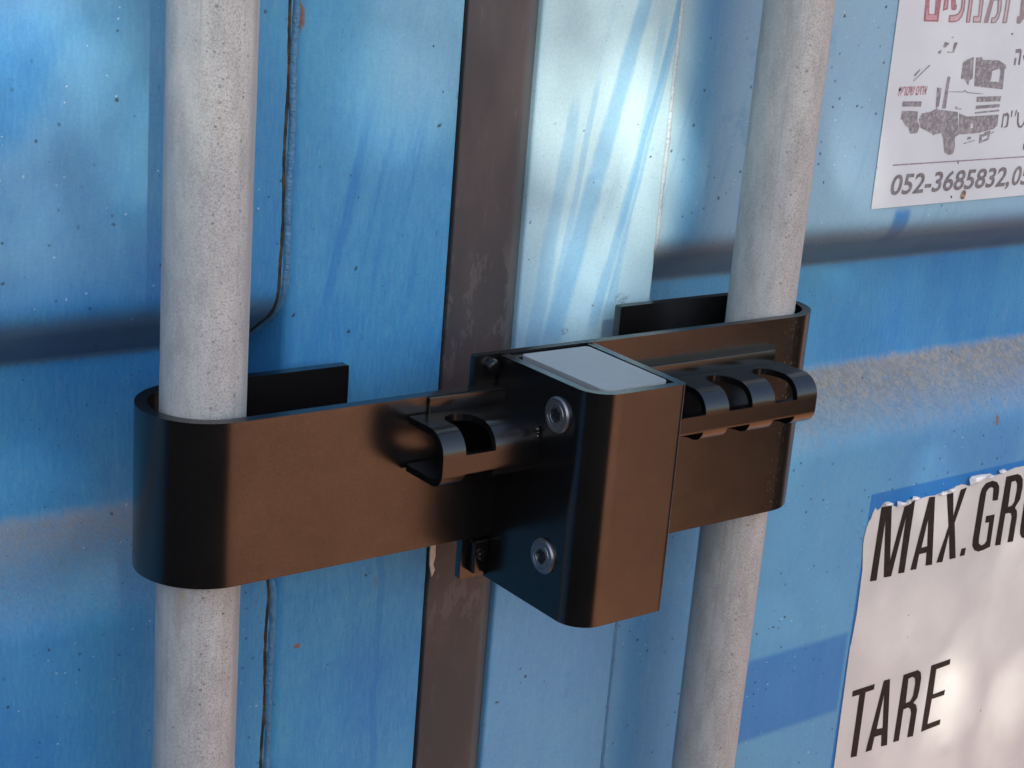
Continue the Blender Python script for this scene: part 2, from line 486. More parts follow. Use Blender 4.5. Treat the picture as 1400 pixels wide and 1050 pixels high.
def flat(name, polys, y, mat, parent, org, thick=0.0):
    """flat print: closed outlines in the x,z plane (holes allowed)"""
    cu = bpy.data.curves.new(name, 'CURVE'); cu.dimensions = '2D'; cu.fill_mode = 'BOTH'
    for p in polys:
        sp = cu.splines.new('POLY'); sp.points.add(len(p) - 1)
        for q, v in zip(sp.points, p): q.co = (v[0], v[1], 0, 1)
        sp.use_cyclic_u = True
    return curve_mesh(name, cu, y, mat, parent, org)

def curve_mesh(name, cu, y, mat, parent, org, xf=None):
    tmp = bpy.data.objects.new("tmp", cu); COL.objects.link(tmp)
    bpy.context.view_layer.update()
    me = bpy.data.meshes.new_from_object(tmp.evaluated_get(bpy.context.evaluated_depsgraph_get()))
    bpy.data.objects.remove(tmp); bpy.data.curves.remove(cu)
    bm = bmesh.new(); bm.from_mesh(me); bpy.data.meshes.remove(me)
    if xf: xf(bm)
    for v in bm.verts: v.co = (v.co.x, y, v.co.y)
    bmesh.ops.triangulate(bm, faces=bm.faces)
    for f in bm.faces: f.normal_update()
    o = link(name, bm, mat, parent, None, org)
    return o

def boolean(o, cutters):
    for c in cutters:
        md = o.modifiers.new("cut", 'BOOLEAN'); md.object = c; md.operation = 'DIFFERENCE'; md.solver = 'EXACT'
    bpy.context.view_layer.update()
    me = bpy.data.meshes.new_from_object(o.evaluated_get(bpy.context.evaluated_depsgraph_get()))
    o.modifiers.clear()
    o.data = me
    for c in cutters: bpy.data.objects.remove(c)

# ---------------------------------------------------------------- ground
bm = bmesh.new()
prism(bm, rect(-60000, 60000, -60000, 60000), -ZB - 200, -ZB, 'Z')
g = link("ground", bm, M_GROUND); g['kind'] = 'structure'

# ---------------------------------------------------------------- container doors
Z0, Z1 = -1130, 1150
def profile(zs, y_out, y_in):
    """door sheet outline (y, z), top to bottom; zs = edges of the recess that the photo shows"""
    a, b, c, dd = zs
    P = 440.0
    pts, rad = [(y_out, Z1)], [0]
    for k in (3, 2, 1, 0, -1, -2, -3):
        for q, yy, rr in ((a, y_out, 22), (b, y_in, 8), (c, y_in, 10), (dd, y_out, 28)):
            zz = q + k * P
            if Z0 + 20 < zz < Z1 - 20:
                pts.append((yy, zz)); rad.append(rr)
    pts.append((pts[-1][0], Z0)); rad.append(0)
    return fillet(pts, rad, 8, closed=False)

def sheet_panel(bm, prof, x0, x1, t=2.0):
    for (ya, za), (yb, zb) in zip(prof, prof[1:]):
        pass
    rows = []
    xs = [x0, x1]
    for (yy, zz) in prof:
        rows.append([bm.verts.new((xx, yy, zz)) for xx in xs] + [bm.verts.new((xx, yy + t, zz)) for xx in xs])
    for i in range(len(rows) - 1):
        A, B = rows[i], rows[i + 1]
        bm.faces.new((A[0], A[1], B[1], B[0])); bm.faces.new((A[2], B[2], B[3], A[3]))
        bm.faces.new((A[0], B[0], B[2], A[2])); bm.faces.new((A[1], A[3], B[3], B[1]))
    A, B = rows[0], rows[-1]
    bm.faces.new((A[0], A[2], A[3], A[1])); bm.faces.new((B[0], B[1], B[3], B[2]))

def bead(prof, x, rad, seed, zlo=-420, zhi=420, dy=0.0):
    rnd = random.Random(seed)
    pts = []
    for (ya, za), (yb, zb) in zip(prof, prof[1:]):
        L = math.hypot(yb - ya, zb - za); n = max(1, int(L / 2.2))
        for k in range(n):
            t = k / n; pts.append((ya + (yb - ya) * t, za + (zb - za) * t))
    pts = [p for p in pts if zlo < p[1] < zhi]
    out, rr = [], []
    ph = 0
    for i, (yy, zz) in enumerate(pts):
        out.append((x + rnd.uniform(-.1, .1) + .35 * math.sin(zz * .11 + seed), yy + dy, zz))
        rr.append(rad * (1 + .05 * math.sin(i * 1.25) + rnd.uniform(-.05, .07)))
    bm = bmesh.new(); tube(bm, out, rr, 8)
    return bm

def post(bm, x0, x1, y0, y1, rl, rr):
    prism(bm, fillet(rect(x0, x1, y0, y1), [rl, rr, 1, 1], 5), Z0, Z1, 'Z')

def rod(bm, x):
    pts = [(x + 17 * math.cos(2 * math.pi * k / 64), 17 * math.sin(2 * math.pi * k / 64)) for k in range(64)]
    prism(bm, pts, Z0 - 40, Z1 + 40, 'Z', 1.0)

orgL = (-.3, .066, 0.12); orgR = (.6, .066, 0.12)
dl = root("container_door", "blue left container door with horizontal ribs, beside the black rubber strip", "container door", orgL)
dr = root("container_door", "paler chalky blue right container door carrying the poster and the weight label", "container door", orgR)
pl = profile((43, 20, -51, -80), 45, 80)
pr = profile((53, 29, -36, -69), 45, 80)
bm = bmesh.new(); sheet_panel(bm, pl, -900, 60.5); link("corrugated_panel", bm, M_L, dl, 50, orgL)
bm = bmesh.new(); sheet_panel(bm, pr, 271.5, 1500); link("corrugated_panel", bm, M_R, dr, 50, orgR)
bm = bmesh.new(); post(bm, 60, 143, 42, 95, 5, 1.2); link("edge_post", bm, M_L, dl, 40, orgL)
bm = bmesh.new(); post(bm, 186.5, 272, 42, 95, 1.5, 3); link("edge_post", bm, M_R, dr, 40, orgR)
link("weld_seam", bead(pl, 60.6, 2.2, 1, dy=.5), M_WELD, dl, 60, orgL)
link("weld_seam", bead(pr, 272.2, 1.9, 2, dy=-.6), M_WELD, dr, 60, orgR)
link("grimy_crevice", bead(pl, 57.75, 1.05, 5, dy=.7), M_CRACK, dl, 60, orgL)
# rubber strip between the doors: raised band with a bevelled right edge, on a flange set back in the gap
bm = bmesh.new()
prism(bm, fillet([(144.3, 41.2), (178.5, 41.2), (186.2, 45.5), (186.2, 60), (141, 60), (141, 96), (140, 96), (140, 97), (190, 97), (190, 96.5), (187, 96), (187, 61), (186.4, 58), (144.3, 52)], [.8, 2.5, .5] + [0] * 11, 4), Z0, Z1, 'Z') if False else \
prism(bm, fillet([(144.3, 41.2), (178.5, 41.2), (186.2, 45.5), (186.2, 62), (143.3, 62), (143.3, 56), (144.3, 56)], [.8, 2.5, .5, 0, 0, 0, 0], 4), Z0, Z1, 'Z')
seal = link("rubber_seal", bm, M_SEAL, dr, 40, orgR)
bm = bmesh.new()
prism(bm, [(143.2, -80.5), (146.3, -81), (146.6, -88), (145.4, -92), (146.8, -95), (145.2, -98.5), (144.4, -95), (143.6, -92), (143.3, -86)], 40.3, 41.1, 'Y', .2)
link("torn_residue", bm, M_TAPE, seal)
bm = bmesh.new(); rod(bm, 0.0)
o = link("locking_rod", bm, M_GALV, dl, 40, orgL); o['label'] = "light grey galvanised rod held by the lower left hook of the lock"
bm = bmesh.new(); rod(bm, 307.6)
o = link("locking_rod", bm, M_GALV, dr, 40, orgR); o['label'] = "grey pitted galvanised rod held by the right hook of the lock"
seal.parent = dr
for c in seal.children:      # residue mesh is written in world mm, its parent has no offset of its own
    c.location = -Vector(orgR)

# ---------------------------------------------------------------- the lock
orgK = (.16, -.02, (ZB - 70) * MM)
lk = root("container_lock", "black steel container lock clamped across both grey rods", "lock", orgK)
def arc(cx, cy, rr, a0, a1, n=28):
    return [(cx + rr * math.cos(math.radians(a0 + (a1 - a0) * k / n)), cy + rr * math.sin(math.radians(a0 + (a1 - a0) * k / n))) for k in range(n + 1)]
# lower left hook: the front plate runs through the housing and carries the rail
cx, cy = 2.4, 1.5
P = [(297, -26.5)] + arc(cx, cy, 28, 270, 90) + [(82, 29.5), (82, 24.5)] + arc(cx, cy, 23, 90, 270) + [(297, -21.5)]
bm = bmesh.new(); prism(bm, pad(P), -47.9, 20.3, 'Z', .7)
o = link("hook_plate", bm, M_COAT, lk, 35, orgK); o['label'] = "lower plate bent round the left rod"
cx, cy = 310.7, 3.5
P = [(116, -21.3)] + [(116, -17.5)] + [(cx, -17.5)] + arc(cx, cy, 21, -90, 90)[1:] + [(236, 24.5), (236, 29)] + arc(cx, cy, 25.5, 90, -90)[:-1] + [(cx, -22), (178, -22), (178, -21.3)]
bm = bmesh.new(); prism(bm, pad(P), -69.6, 33.2, 'Z', .7)
o = link("hook_plate", bm, M_COAT, lk, 35, orgK); o['label'] = "taller plate bent round the right rod"
# flange welded on the lower plate, then the slotted rail
bm = bmesh.new(); prism(bm, fillet(rect(89, 292.5, 12.0, 19.9), .6, 3), -27.9, -26.3, 'Y', .3)
link("rail_flange", bm, M_RAIL, lk, 35, orgK)
YF, ZT, ZBt = -54.5, 13.2, -10.5
outer = fillet([(-28.0, ZT), (YF, ZT), (YF, ZBt), (-28.0, ZBt)], [0, 10.5, 7, 0], 10)
inner = fillet([(-28.0, ZT - 3), (YF + 3, ZT - 3), (YF + 3, ZBt + 3), (-28.0, ZBt + 3)], [0, 7.5, 4, 0], 10)
bm = bmesh.new(); prism(bm, pad(outer + inner[::-1], .3, 4), 79, 296, 'X', .45)
rail = link("slotted_rail", bm, M_RAIL, lk, 32, orgK)
cut = []
def stadium(xc, hw, yf, yb):
    return [(xc - hw, yf), (xc + hw, yf)] + [(xc + hw * math.cos(math.pi * k / 14), yb - hw + hw * math.sin(math.pi * k / 14)) for k in range(15)]
for xc in (97.6, 215.6, 245.2, 275.0):
    bm = bmesh.new(); prism(bm, stadium(xc, 7.5, -60, -32.5), 3.2, 30, 'Z'); cut.append(link("c", bm, M_RAIL, lk, None, orgK))
    bm = bmesh.new(); prism(bm, stadium(xc, 7.3, -60, -40.0), -30, -5.0, 'Z'); cut.append(link("c", bm, M_RAIL, lk, None, orgK))
boolean(rail, cut)
rail.data.shade_smooth(); rail.data.set_sharp_from_angle(angle=math.radians(32))
# housing: U-shaped steel shell, open at the top, filled with the lock body
P = fillet([(128, -22.5), (128, -88), (177, -88), (180, -22.5)], [0, 13, 3.2, 0], 12)
Q = fillet([(132, -22.5), (132, -84), (173, -84), (176, -22.5)], [0, 9, 1.2, 0], 12)
bm = bmesh.new(); prism(bm, pad(P + Q[::-1]), -69.4, 33.0, 'Z', .8)
housing = link("lock_housing", bm, M_COAT, lk, 32, orgK)
P = fillet([(136.5, -26), (136.5, -82.5), (171.5, -82.5), (173.5, -26)], [2, 4, 4, 2], 6)
bm = bmesh.new(); prism(bm, P, -66, 33.2, 'Z')
bmesh.ops.bevel(bm, geom=[e for e in bm.edges if all(v.co.z > 33 for v in e.verts) and all(v.co.y < -82.4 for v in e.verts)], offset=4.2, segments=2, affect='EDGES')
link("lock_body", bm, M_BLOCK, lk, 25, orgK)
# dark back strip of the housing behind the block
bm = bmesh.new(); prism(bm, rect(132.5, 175.5, -26.3, -22.2), -69, 32.2, 'Z', .5); link("housing_back", bm, M_COAT, lk, 30, orgK)

def screw_bm():
    bm = bmesh.new()
    prof = [(0.0, 7.7, 0.0), (-0.8, 7.7, 0), (-1.5, 7.1, 0), (-1.6, 5.4, 0), (-1.35, 5.2, 0), (-1.7, 5.0, 0), (-1.7, 3.5, 0), (-1.3, 3.2, 0)]
    N = 40; rings = []
    for dx, rr, _ in prof:
        rings.append([bm.verts.new((dx, rr * math.cos(2 * math.pi * k / N), rr * math.sin(2 * math.pi * k / N))) for k in range(N)])
    for a, b in zip(rings, rings[1:]):
        for k in range(N): bm.faces.new((a[k], a[(k + 1) % N], b[(k + 1) % N], b[k]))
    bm.faces.new(rings[-1])
    return bm
def hex_bm():
    bm = bmesh.new()
    o = [(3.1 * math.cos(math.pi / 3 * k + .3), 3.1 * math.sin(math.pi / 3 * k + .3)) for k in range(6)]
    i = [(1.0 * a, 1.0 * b) for a, b in o]
    f = [bm.verts.new((-1.9, a, b)) for a, b in o]
    f2 = [bm.verts.new((-1.9, a * .80, b * .80)) for a, b in o]
    k2 = [bm.verts.new((-1.35, a * .72, b * .72)) for a, b in o]
    b0 = [bm.verts.new((-1.28, a, b)) for a, b in o]
    for A, B in ((b0, f), (f, f2), (f2, k2)):
        for k in range(6): bm.faces.new((A[k], A[(k + 1) % 6], B[(k + 1) % 6], B[k]))
    bm.faces.new(k2)
    return bm
proto = None
for (yy, zz, rot) in ((-64.8, 18.8, .2), (-63.6, -44.2, .9)):
    bm = screw_bm(); bm.transform(Matrix.Translation((127.9, yy, zz)))
    s = link("screw", bm, M_SCREW, lk, 30, orgK)
    bm = hex_bm(); bm.transform(Matrix.Translation((127.9, yy, zz)) @ Matrix.Rotation(rot, 4, 'X'))
    h = link("hex_socket", bm, M_SOCKET, s, 20)
    h.location = -Vector(orgK)
# small bolts at the left end of the taller plate
def bolt_bm(x, y, z, rr, h):
    bm = bmesh.new()
    tube(bm, [(x, y, z), (x, y - h * .55, z), (x, y - h * .9, z), (x, y - h, z), (x, y - h * .98, z), (x, y - h * .5, z)], [rr, rr, rr * .8, rr * .5, rr * .42, rr * .38], 20)
    return bm
link("bolt", bolt_bm(124.0, -21.4, 28.2, 3.6, 4.0), M_RAIL, lk, 40, orgK)
bm = bmesh.new(); prism(bm, fillet(rect(119.5, 127.5, -66, -50.5), 1.2, 3), -26.0, -21.2, 'Y', .8)
b2 = link("bolt_lug", bm, M_RAIL, lk, 30, orgK)
link("bolt", bolt_bm(123.2, -26.0, -57.0, 2.6, 2.4), M_RAIL, lk, 40, orgK)
# weld lump where the rail enters the housing
bm = bmesh.new()
for k in range(9):
    bmesh.ops.create_icosphere(bm, subdivisions=2, radius=random.uniform(1.1, 1.9), matrix=Matrix.Translation((127.4 + random.uniform(-.6, .4), -53.5 + random.uniform(-.6, .8) + k * .4, 9 - k * 1.5)))
link("weld_bead", bm, M_RAIL, lk, 60, orgK)

# ---------------------------------------------------------------- poster and weight label (measured outlines, mm)
GROSS = [[(482.96,-119.84),(492.72,-120.6),(499.34,-158.14),(505.28,-122.69),(514.87,-120.47),(515.5,-169.84),(509.4,-169.38),(508.35,-130.74),(502.94,-169.92),(495.79,-169.42),(488.6,-129.99),(489.08,-170.07),(482.76,-169.45)],[(528.37,-120.72),(534.31,-121.24),(542.74,-169.6),(536.03,-169.05),(534.89,-159.65),(527.72,-159.59),(527.08,-169.81),(521.15,-169.3)],[(531.01,-136.42),(534.5,-155.19),(528.92,-155.26)],[(545.94,-121.76),(552.47,-121.46),(556.53,-138.05),(559.62,-120.79),(565.86,-119.97),(559.21,-143.56),(566.51,-169.45),(560.09,-169.17),(555.19,-150.67),(553.11,-169.7),(546.72,-169.13),(553.24,-144.81)],[(570.94,-163.73),(575.77,-163.97),(575.45,-169.25),(570.47,-168.97)],[(601.54,-134.77),(595.82,-134.3),(594.97,-127.83),(594.62,-125.46),(592.49,-124.2),(589.8,-124.51),(587.59,-126.65),(587.58,-130.35),(588.24,-159.86),(589.12,-163.31),(591.98,-165.25),(595.09,-164.88),(596.95,-162.85),(596.3,-149.53),(592.04,-149.26),(591.75,-144.34),(601.06,-144.71),(602.09,-168.06),(595.07,-169.14),(589.52,-169.24),(585.14,-167.3),(582.36,-163.96),(581.66,-160.07),(581.03,-127.9),(581.95,-123.44),(585.26,-120.29),(591.95,-119.49),(597.28,-121.25),(600.65,-125.03),(601.51,-129.35)],[(606.48,-118.97),(618.53,-118.96),(622.52,-120.51),(625.58,-123.8),(626.9,-129.66),(626.62,-138.13),(622.35,-143.59),(625.29,-146.46),(626.53,-150.48),(627.0,-168.78),(620.85,-168.43),(620.47,-149.92),(619.0,-147.1),(615.92,-146.3),(612.82,-146.43),(613.32,-168.69),(607.26,-168.34)],[(613.43,-123.78),(617.67,-123.69),(619.92,-126.2),(620.8,-131.51),(620.39,-139.0),(618.2,-141.47),(614.38,-141.59)],[(636.12,-167.53),(633.45,-164.16),(632.65,-160.16),(631.22,-127.51),(632.58,-123.0),(636.79,-119.87),(642.61,-119.81),(647.78,-122.49),(649.99,-126.64),(652.39,-159.75),(650.99,-165.34),(645.26,-168.69),(639.35,-168.6)],[(640.55,-164.46),(640.02,-161.46),(638.24,-127.66),(640.46,-125.16),(642.44,-125.94),(643.46,-128.0),(645.18,-160.43),(643.15,-163.76)]]
TARE = [[(482.5,-245.18),(503.55,-245.21),(503.53,-249.19),(495.54,-249.36),(496.62,-295.73),(490.58,-295.03),(489.72,-249.5),(482.63,-249.39)],[(512.36,-244.97),(518.41,-245.23),(526.47,-295.72),(520.13,-295.06),(518.72,-285.98),(511.88,-285.78),(510.93,-295.18),(504.9,-294.99)],[(514.74,-255.97),(518.72,-280.91),(512.86,-280.17)],[(531.72,-245.62),(546.22,-245.45),(549.61,-247.88),(551.21,-252.35),(551.41,-260.59),(550.61,-266.96),(547.29,-269.84),(550.71,-272.35),(552.46,-276.52),(552.73,-296.16),(546.62,-295.35),(546.54,-277.48),(545.02,-273.79),(542.15,-272.07),(537.71,-272.33),(538.19,-295.58),(532.39,-295.26)],[(537.69,-249.9),(541.49,-249.35),(544.36,-251.1),(545.61,-255.07),(545.4,-264.02),(543.4,-267.62),(538.98,-267.98)],[(559.85,-245.42),(579.82,-245.17),(579.89,-249.31),(566.05,-249.75),(567.0,-268.41),(579.54,-268.18),(579.54,-272.12),(566.69,-271.99),(566.42,-290.56),(580.2,-290.54),(580.24,-294.61),(560.77,-295.11)]]
STICK_TOP = [(471.15,-142.79),(471.2,-138.42),(472.01,-132.45),(473.19,-128.3),(474.97,-126.43),(476.0,-122.69),(477.75,-119.51),(479.82,-121.77),(482.27,-120.71),(484.22,-118.42),(485.84,-117.38),(488.23,-117.08),(490.2,-117.66),(492.42,-119.34),(495.36,-121.41),(498.92,-122.35),(503.65,-122.26),(505.85,-120.86),(508.66,-119.38),(511.83,-119.46),(515.02,-119.54),(519.09,-120.65),(522.87,-120.38),(528.6,-120.15),(534.57,-120.76),(537.66,-120.1),(541.4,-119.35),(544.12,-119.77),(547.61,-118.98),(550.45,-118.71),(552.84,-118.73),(555.19,-117.47),(557.89,-117.63),(559.76,-117.11),(562.59,-117.74),(567.73,-119.46),(572.3,-118.81),(577.17,-118.2),(582.09,-117.14),(588.19,-116.8),(593.03,-116.81),(597.05,-116.23),(601.16,-115.94),(605.89,-115.27),(607.99,-115.22),(609.99,-114.78),(613.42,-114.37),(616.17,-114.04),(619.83,-114.4),(624.54,-114.36)]
STICK_LEFT = [(475.66,-298.53),(473.59,-216.68),(473.33,-212.07),(474.07,-210.72),(474.44,-204.26)]
FLAKES = [[(496.13,-121.39),(495.9,-117.59),(499.88,-118.68),(505.2,-120.08),(508.17,-119.34),(509.51,-121.32),(504.43,-122.25),(498.85,-122.46)],[(483.77,-118.46),(485.29,-116.97),(488.39,-117.14),(491.03,-117.92),(492.9,-119.72),(489.58,-119.78)],[(508.03,-118.7),(511.4,-116.86),(516.13,-118.16),(518.56,-120.42),(514.74,-120.42)],[(567.16,-119.23),(564.88,-113.87),(568.18,-112.57),(576.37,-112.83),(586.79,-113.42),(588.02,-114.43),(583.75,-114.97),(581.39,-116.44),(575.02,-118.19)],[(581.27,-115.96),(583.97,-114.73),(588.93,-114.76),(593.59,-115.66),(593.17,-116.7),(586.89,-116.46)],[(595.88,-113.8),(596.3,-112.75),(601.86,-112.67),(604.81,-114.78),(600.39,-115.04),(598.46,-115.67)],[(536.05,-120.86),(537.64,-119.33),(540.72,-118.57),(544.12,-119.11),(544.08,-120.55),(539.99,-120.96)],[(544.39,-119.67),(546.88,-118.0),(552.14,-117.94),(552.92,-118.96),(548.61,-119.72)]]
POSTER = [(433.84,68.09),(432.57,183.32),(573.83,69.98)]
HEAD = [[(455.0,172.43),(453.89,183.92),(453.14,190.18),(466.6,190.61),(467.25,184.29),(467.55,172.46)],[(458.67,176.59),(463.33,176.56),(462.6,184.17),(462.36,187.32),(457.39,187.17),(457.42,184.02)],[(470.1,178.45),(469.76,184.36),(469.07,190.24),(473.17,190.37),(473.73,184.47),(474.21,179.47)],[(476.29,172.4),(476.08,176.3),(480.06,176.49),(483.52,177.39),(485.16,179.73),(485.01,184.79),(483.12,187.94),(479.48,187.83),(480.45,182.37),(481.72,181.72),(481.55,179.42),(479.47,178.91),(477.12,179.54),(475.75,184.53),(475.24,187.25),(476.64,190.48),(483.12,190.91),(487.41,188.53),(488.54,184.89),(488.95,179.37),(487.65,175.64),(485.27,173.28),(481.07,172.36)],[(491.64,172.48),(491.27,184.96),(490.52,190.92),(494.58,191.04),(494.97,185.06),(495.51,172.55)],[(497.75,172.6),(497.56,176.32),(501.68,176.41),(500.94,185.23),(499.37,188.42),(496.39,188.34),(496.29,191.1),(501.65,191.27),(504.35,188.11),(504.69,185.33),(505.27,172.75)],[(507.6,172.56),(509.97,185.48),(508.03,191.47),(511.43,191.58),(513.41,188.38),(517.51,191.77),(521.05,188.6),(521.4,185.8),(522.12,180.17),(521.05,175.42),(518.66,172.78),(514.12,172.45),(514.03,175.75),(517.03,176.05),(518.53,179.14),(517.19,185.68),(513.88,185.12),(511.77,172.64)],[(524.89,172.66),(524.87,185.89),(523.79,191.97),(528.26,192.11),(529.12,186.01),(529.1,172.98)],[(538.16,172.92),(537.52,176.73),(539.75,177.26),(538.87,186.28),(537.74,192.41),(555.77,192.97),(560.5,173.36),(556.47,173.28),(552.71,189.54),(543.2,189.26),(544.49,175.92),(541.38,172.74)]]
HEADL = [[(456.32,173.39),(455.75,180.39),(457.65,175.91),(464.66,175.98),(464.35,178.79),(466.15,173.36)],[(471.1,179.87),(470.95,184.42),(472.18,184.45),(472.61,180.27)],[(477.33,173.14),(477.11,175.52),(481.09,175.75),(484.84,176.98),(486.37,179.78),(486.0,184.83),(487.03,184.86),(487.37,179.35),(486.17,176.09),(483.78,173.82),(480.64,173.11)],[(492.62,173.22),(492.34,185.01),(493.53,185.04),(494.1,173.25)],[(498.43,173.33),(498.46,175.62),(502.66,175.71),(501.87,185.27),(503.07,185.31),(503.84,173.44)],[(515.05,173.2),(515.03,175.04),(517.74,175.28),(519.61,178.72),(518.68,185.74),(519.75,185.77),(520.6,180.25),(519.61,175.79),(517.59,173.49)],[(525.94,173.56),(525.91,185.94),(527.45,185.98),(527.6,173.78)]]
TRUCK = [[(494.73,149.9),(497.84,151.79),(503.68,153.33),(505.98,140.91),(503.15,140.15),(502.71,137.13),(498.16,140.91),(495.17,140.91)],[(505.94,152.97),(511.28,153.39),(512.28,151.89),(527.08,151.6),(534.63,148.97),(535.14,147.05),(534.1,146.28),(535.29,134.72),(508.25,136.73)],[(522.75,145.49),(529.57,146.88),(530.76,144.74),(530.66,138.98),(522.87,139.37)],[(485.65,133.8),(498.77,133.66),(500.68,134.64),(503.07,133.26),(517.28,132.42),(517.38,132.04),(502.83,132.81),(500.84,134.03),(499.12,133.21),(485.74,133.43)],[(512.23,130.62),(535.07,130.85),(534.88,127.75),(512.65,127.55)],[(512.68,125.48),(535.04,126.19),(535.06,124.25),(512.82,123.49)],[(512.68,121.64),(535.28,122.92),(535.17,121.91),(512.67,120.72)],[(498.49,121.21),(505.99,119.2),(535.43,119.96),(535.83,113.7),(532.66,111.4),(518.26,109.34),(501.53,108.91)],[(510.48,114.9),(512.47,115.25),(513.52,112.53),(510.79,112.19)],[(487.12,122.87),(496.86,121.99),(501.29,108.91),(498.04,107.44),(499.75,100.47),(498.08,97.42),(494.55,97.13),(490.56,98.78),(487.41,106.91),(484.89,110.01),(479.16,109.36),(478.53,109.53),(477.3,109.78),(465.99,113.39),(463.22,117.93),(465.24,121.63),(472.02,122.3),(476.33,123.75),(485.9,123.03)],[(447.78,123.33),(461.52,122.8),(462.15,117.57),(464.89,114.16),(463.79,110.43),(457.55,110.18),(455.64,113.58),(451.88,115.13),(448.86,118.52),(447.58,118.17)],[(447.19,128.49),(463.68,128.35),(463.45,125.38),(447.28,125.55)],[(482.98,142.41),(485.42,142.04),(485.66,124.02),(482.11,124.06)],[(475.15,136.09),(479.32,135.7),(479.26,125.22),(476.56,125.24)],[(453.41,139.83),(465.25,148.64),(466.45,148.43),(454.06,139.46)],[(453.45,143.12),(458.27,146.78),(457.73,145.17),(454.26,142.02)],[(476.01,161.57),(480.25,160.89),(477.39,158.29),(474.98,158.63)],[(484.24,161.31),(487.4,161.35),(485.09,155.41),(483.6,155.77)],[(479.06,156.17),(483.29,156.06),(483.42,155.55),(479.2,155.58)],[(481.13,164.43),(482.88,164.46),(482.79,163.87),(481.28,163.85)],[(470.98,156.02),(474.18,157.15),(473.55,154.94),(471.82,154.93)],[(520.33,108.52),(523.44,108.46),(525.53,109.97),(530.35,110.66),(529.89,105.19),(521.11,103.04)],[(523.22,106.9),(527.92,107.97),(528.05,106.01),(523.35,104.94)],[(509.61,107.19),(512.58,107.52),(512.98,105.96),(509.38,105.65)],[(506.23,103.63),(516.8,105.4),(516.92,104.93),(507.55,103.21)],[(530.75,109.09),(534.13,110.59),(533.17,109.43),(531.59,108.29)],[(493.71,125.07),(495.51,125.05),(496.39,123.9),(500.0,123.86),(500.13,123.32),(494.65,123.69)]]
POLE = [[(477.02,128.24),(477.84,128.23),(478.91,108.91),(477.73,108.94)]]
SIDE = [[(541.52,158.06),(546.16,158.45),(547.5,157.29),(547.83,149.02),(546.13,149.02),(545.89,156.11),(541.78,155.87)],[(541.96,153.12),(543.65,153.13),(543.68,148.87),(541.98,148.86)],[(549.16,154.55),(552.88,154.72),(552.54,151.82),(551.05,151.81)],[(539.63,120.55),(540.77,120.53),(541.08,112.11),(539.6,112.14)],[(541.15,120.39),(543.76,121.2),(545.84,119.42),(546.15,112.72),(542.89,111.72),(542.8,112.92),(544.4,113.32),(544.18,118.39),(542.96,119.52),(541.44,118.42)],[(547.02,122.21),(548.51,122.19),(548.41,118.33),(547.49,118.34)],[(551.17,122.51),(552.66,122.5),(551.99,118.63),(551.19,118.64)],[(553.16,121.08),(554.78,121.06),(555.87,115.39),(557.71,112.87),(559.7,113.2),(561.25,116.01),(561.04,120.98),(562.79,120.96),(562.81,114.57),(559.55,111.63),(556.61,111.83),(554.52,113.99)],[(564.05,102.03),(565.69,101.99),(566.79,98.01),(564.57,98.43)]]
LINE = [[(446.71,93.04),(566.72,94.38),(596.11,94.67),(596.32,93.94),(566.93,93.61),(446.87,92.28)]]
DOTS = [[(502.38,72.74),(503.7,72.81),(504.07,71.3),(503.1,71.34)],[(503.9,92.76),(505.14,92.79),(505.06,91.56),(504.19,91.59)],[(534.86,167.22),(536.23,167.25),(536.46,166.41),(535.08,166.39)]]
STAIN = [[(513.02,75.4),(515.15,75.82),(516.42,74.64),(516.27,72.14),(515.26,70.3),(512.83,70.29),(511.58,71.41),(511.62,73.59)]]
PHONE = [(447.08,75.67),(549.55,76.89)]
BRAND = [(442.21,131.59),(466.47,132.26)]
PHONE_H = [(451.21,86.85)]
BRAND_H = [(443.95,136.22)]

orgP = (.54, .0444, (ZB + 68) * MM)
po = root("poster", "white poster with crane truck picture and phone number, above the black lock's right hook", "poster", orgP)
bl, tl, br = Vector(POSTER[0]), Vector(POSTER[1]), Vector(POSTER[2])
ux = (br - bl).normalized(); uz = (tl - bl).normalized()
pts = [bl, bl + ux * 215, bl + ux * 215 + uz * 150, bl + uz * 150]
bm = bmesh.new(); prism(bm, [tuple(p) for p in pts], 44.35, 44.75, 'Y')
link("poster_sheet", bm, M_POSTER, po, None, orgP)
YP = 44.2
flat("headline", HEAD, YP, M_HEAD, po, orgP)
flat("headline_fill", HEADL, YP - .08, M_HEADL, po, orgP)
flat("truck_picture", TRUCK, YP, M_TRUCK, po, orgP)
flat("crane_post", POLE, YP - .08, M_PURP, po, orgP)
for q in (SIDE[:3], SIDE[3:8], SIDE[8:]):
    o = flat("side_lettering", q, YP, M_GREY, po, orgP)
flat("red_line", LINE, YP, M_PURP, po, orgP)
for q in DOTS: flat("dark_mark", [q], YP - .04, M_DOT, po, orgP)
flat("rust_mark", STAIN, YP - .06, M_STAIN, po, orgP)
def text(name, body, a, b, h, shear, mat, bold):
    """a, b: left and right end of the base line; h: height of the capitals, mm"""
    cu = bpy.data.curves.new(name, 'FONT'); cu.body = body; cu.offset = bold; cu.resolution_u = 4
    a, b = Vector(a), Vector(b)
    def xf(bm):
        x0 = min(v.co.x for v in bm.verts); x1 = max(v.co.x for v in bm.verts)
        y1 = h[1]
        L = (b - a).length; e = (b - a).normalized()
        for v in bm.verts:
            zz = v.co.y / y1 * h[0]
            xx = (v.co.x - x0) / (x1 - x0) * L + zz * shear
            p = a + e * xx + Vector((-e.y, e.x)) * zz
            v.co.x, v.co.y = p.x, p.y
    return curve_mesh(name, cu, YP, mat, po, orgP, xf)
text("phone_number", "052-3685832,", PHONE[0], (PHONE[1][0] + 7, PHONE[1][1]), (11.3, .70), .14, M_GREY, .022)
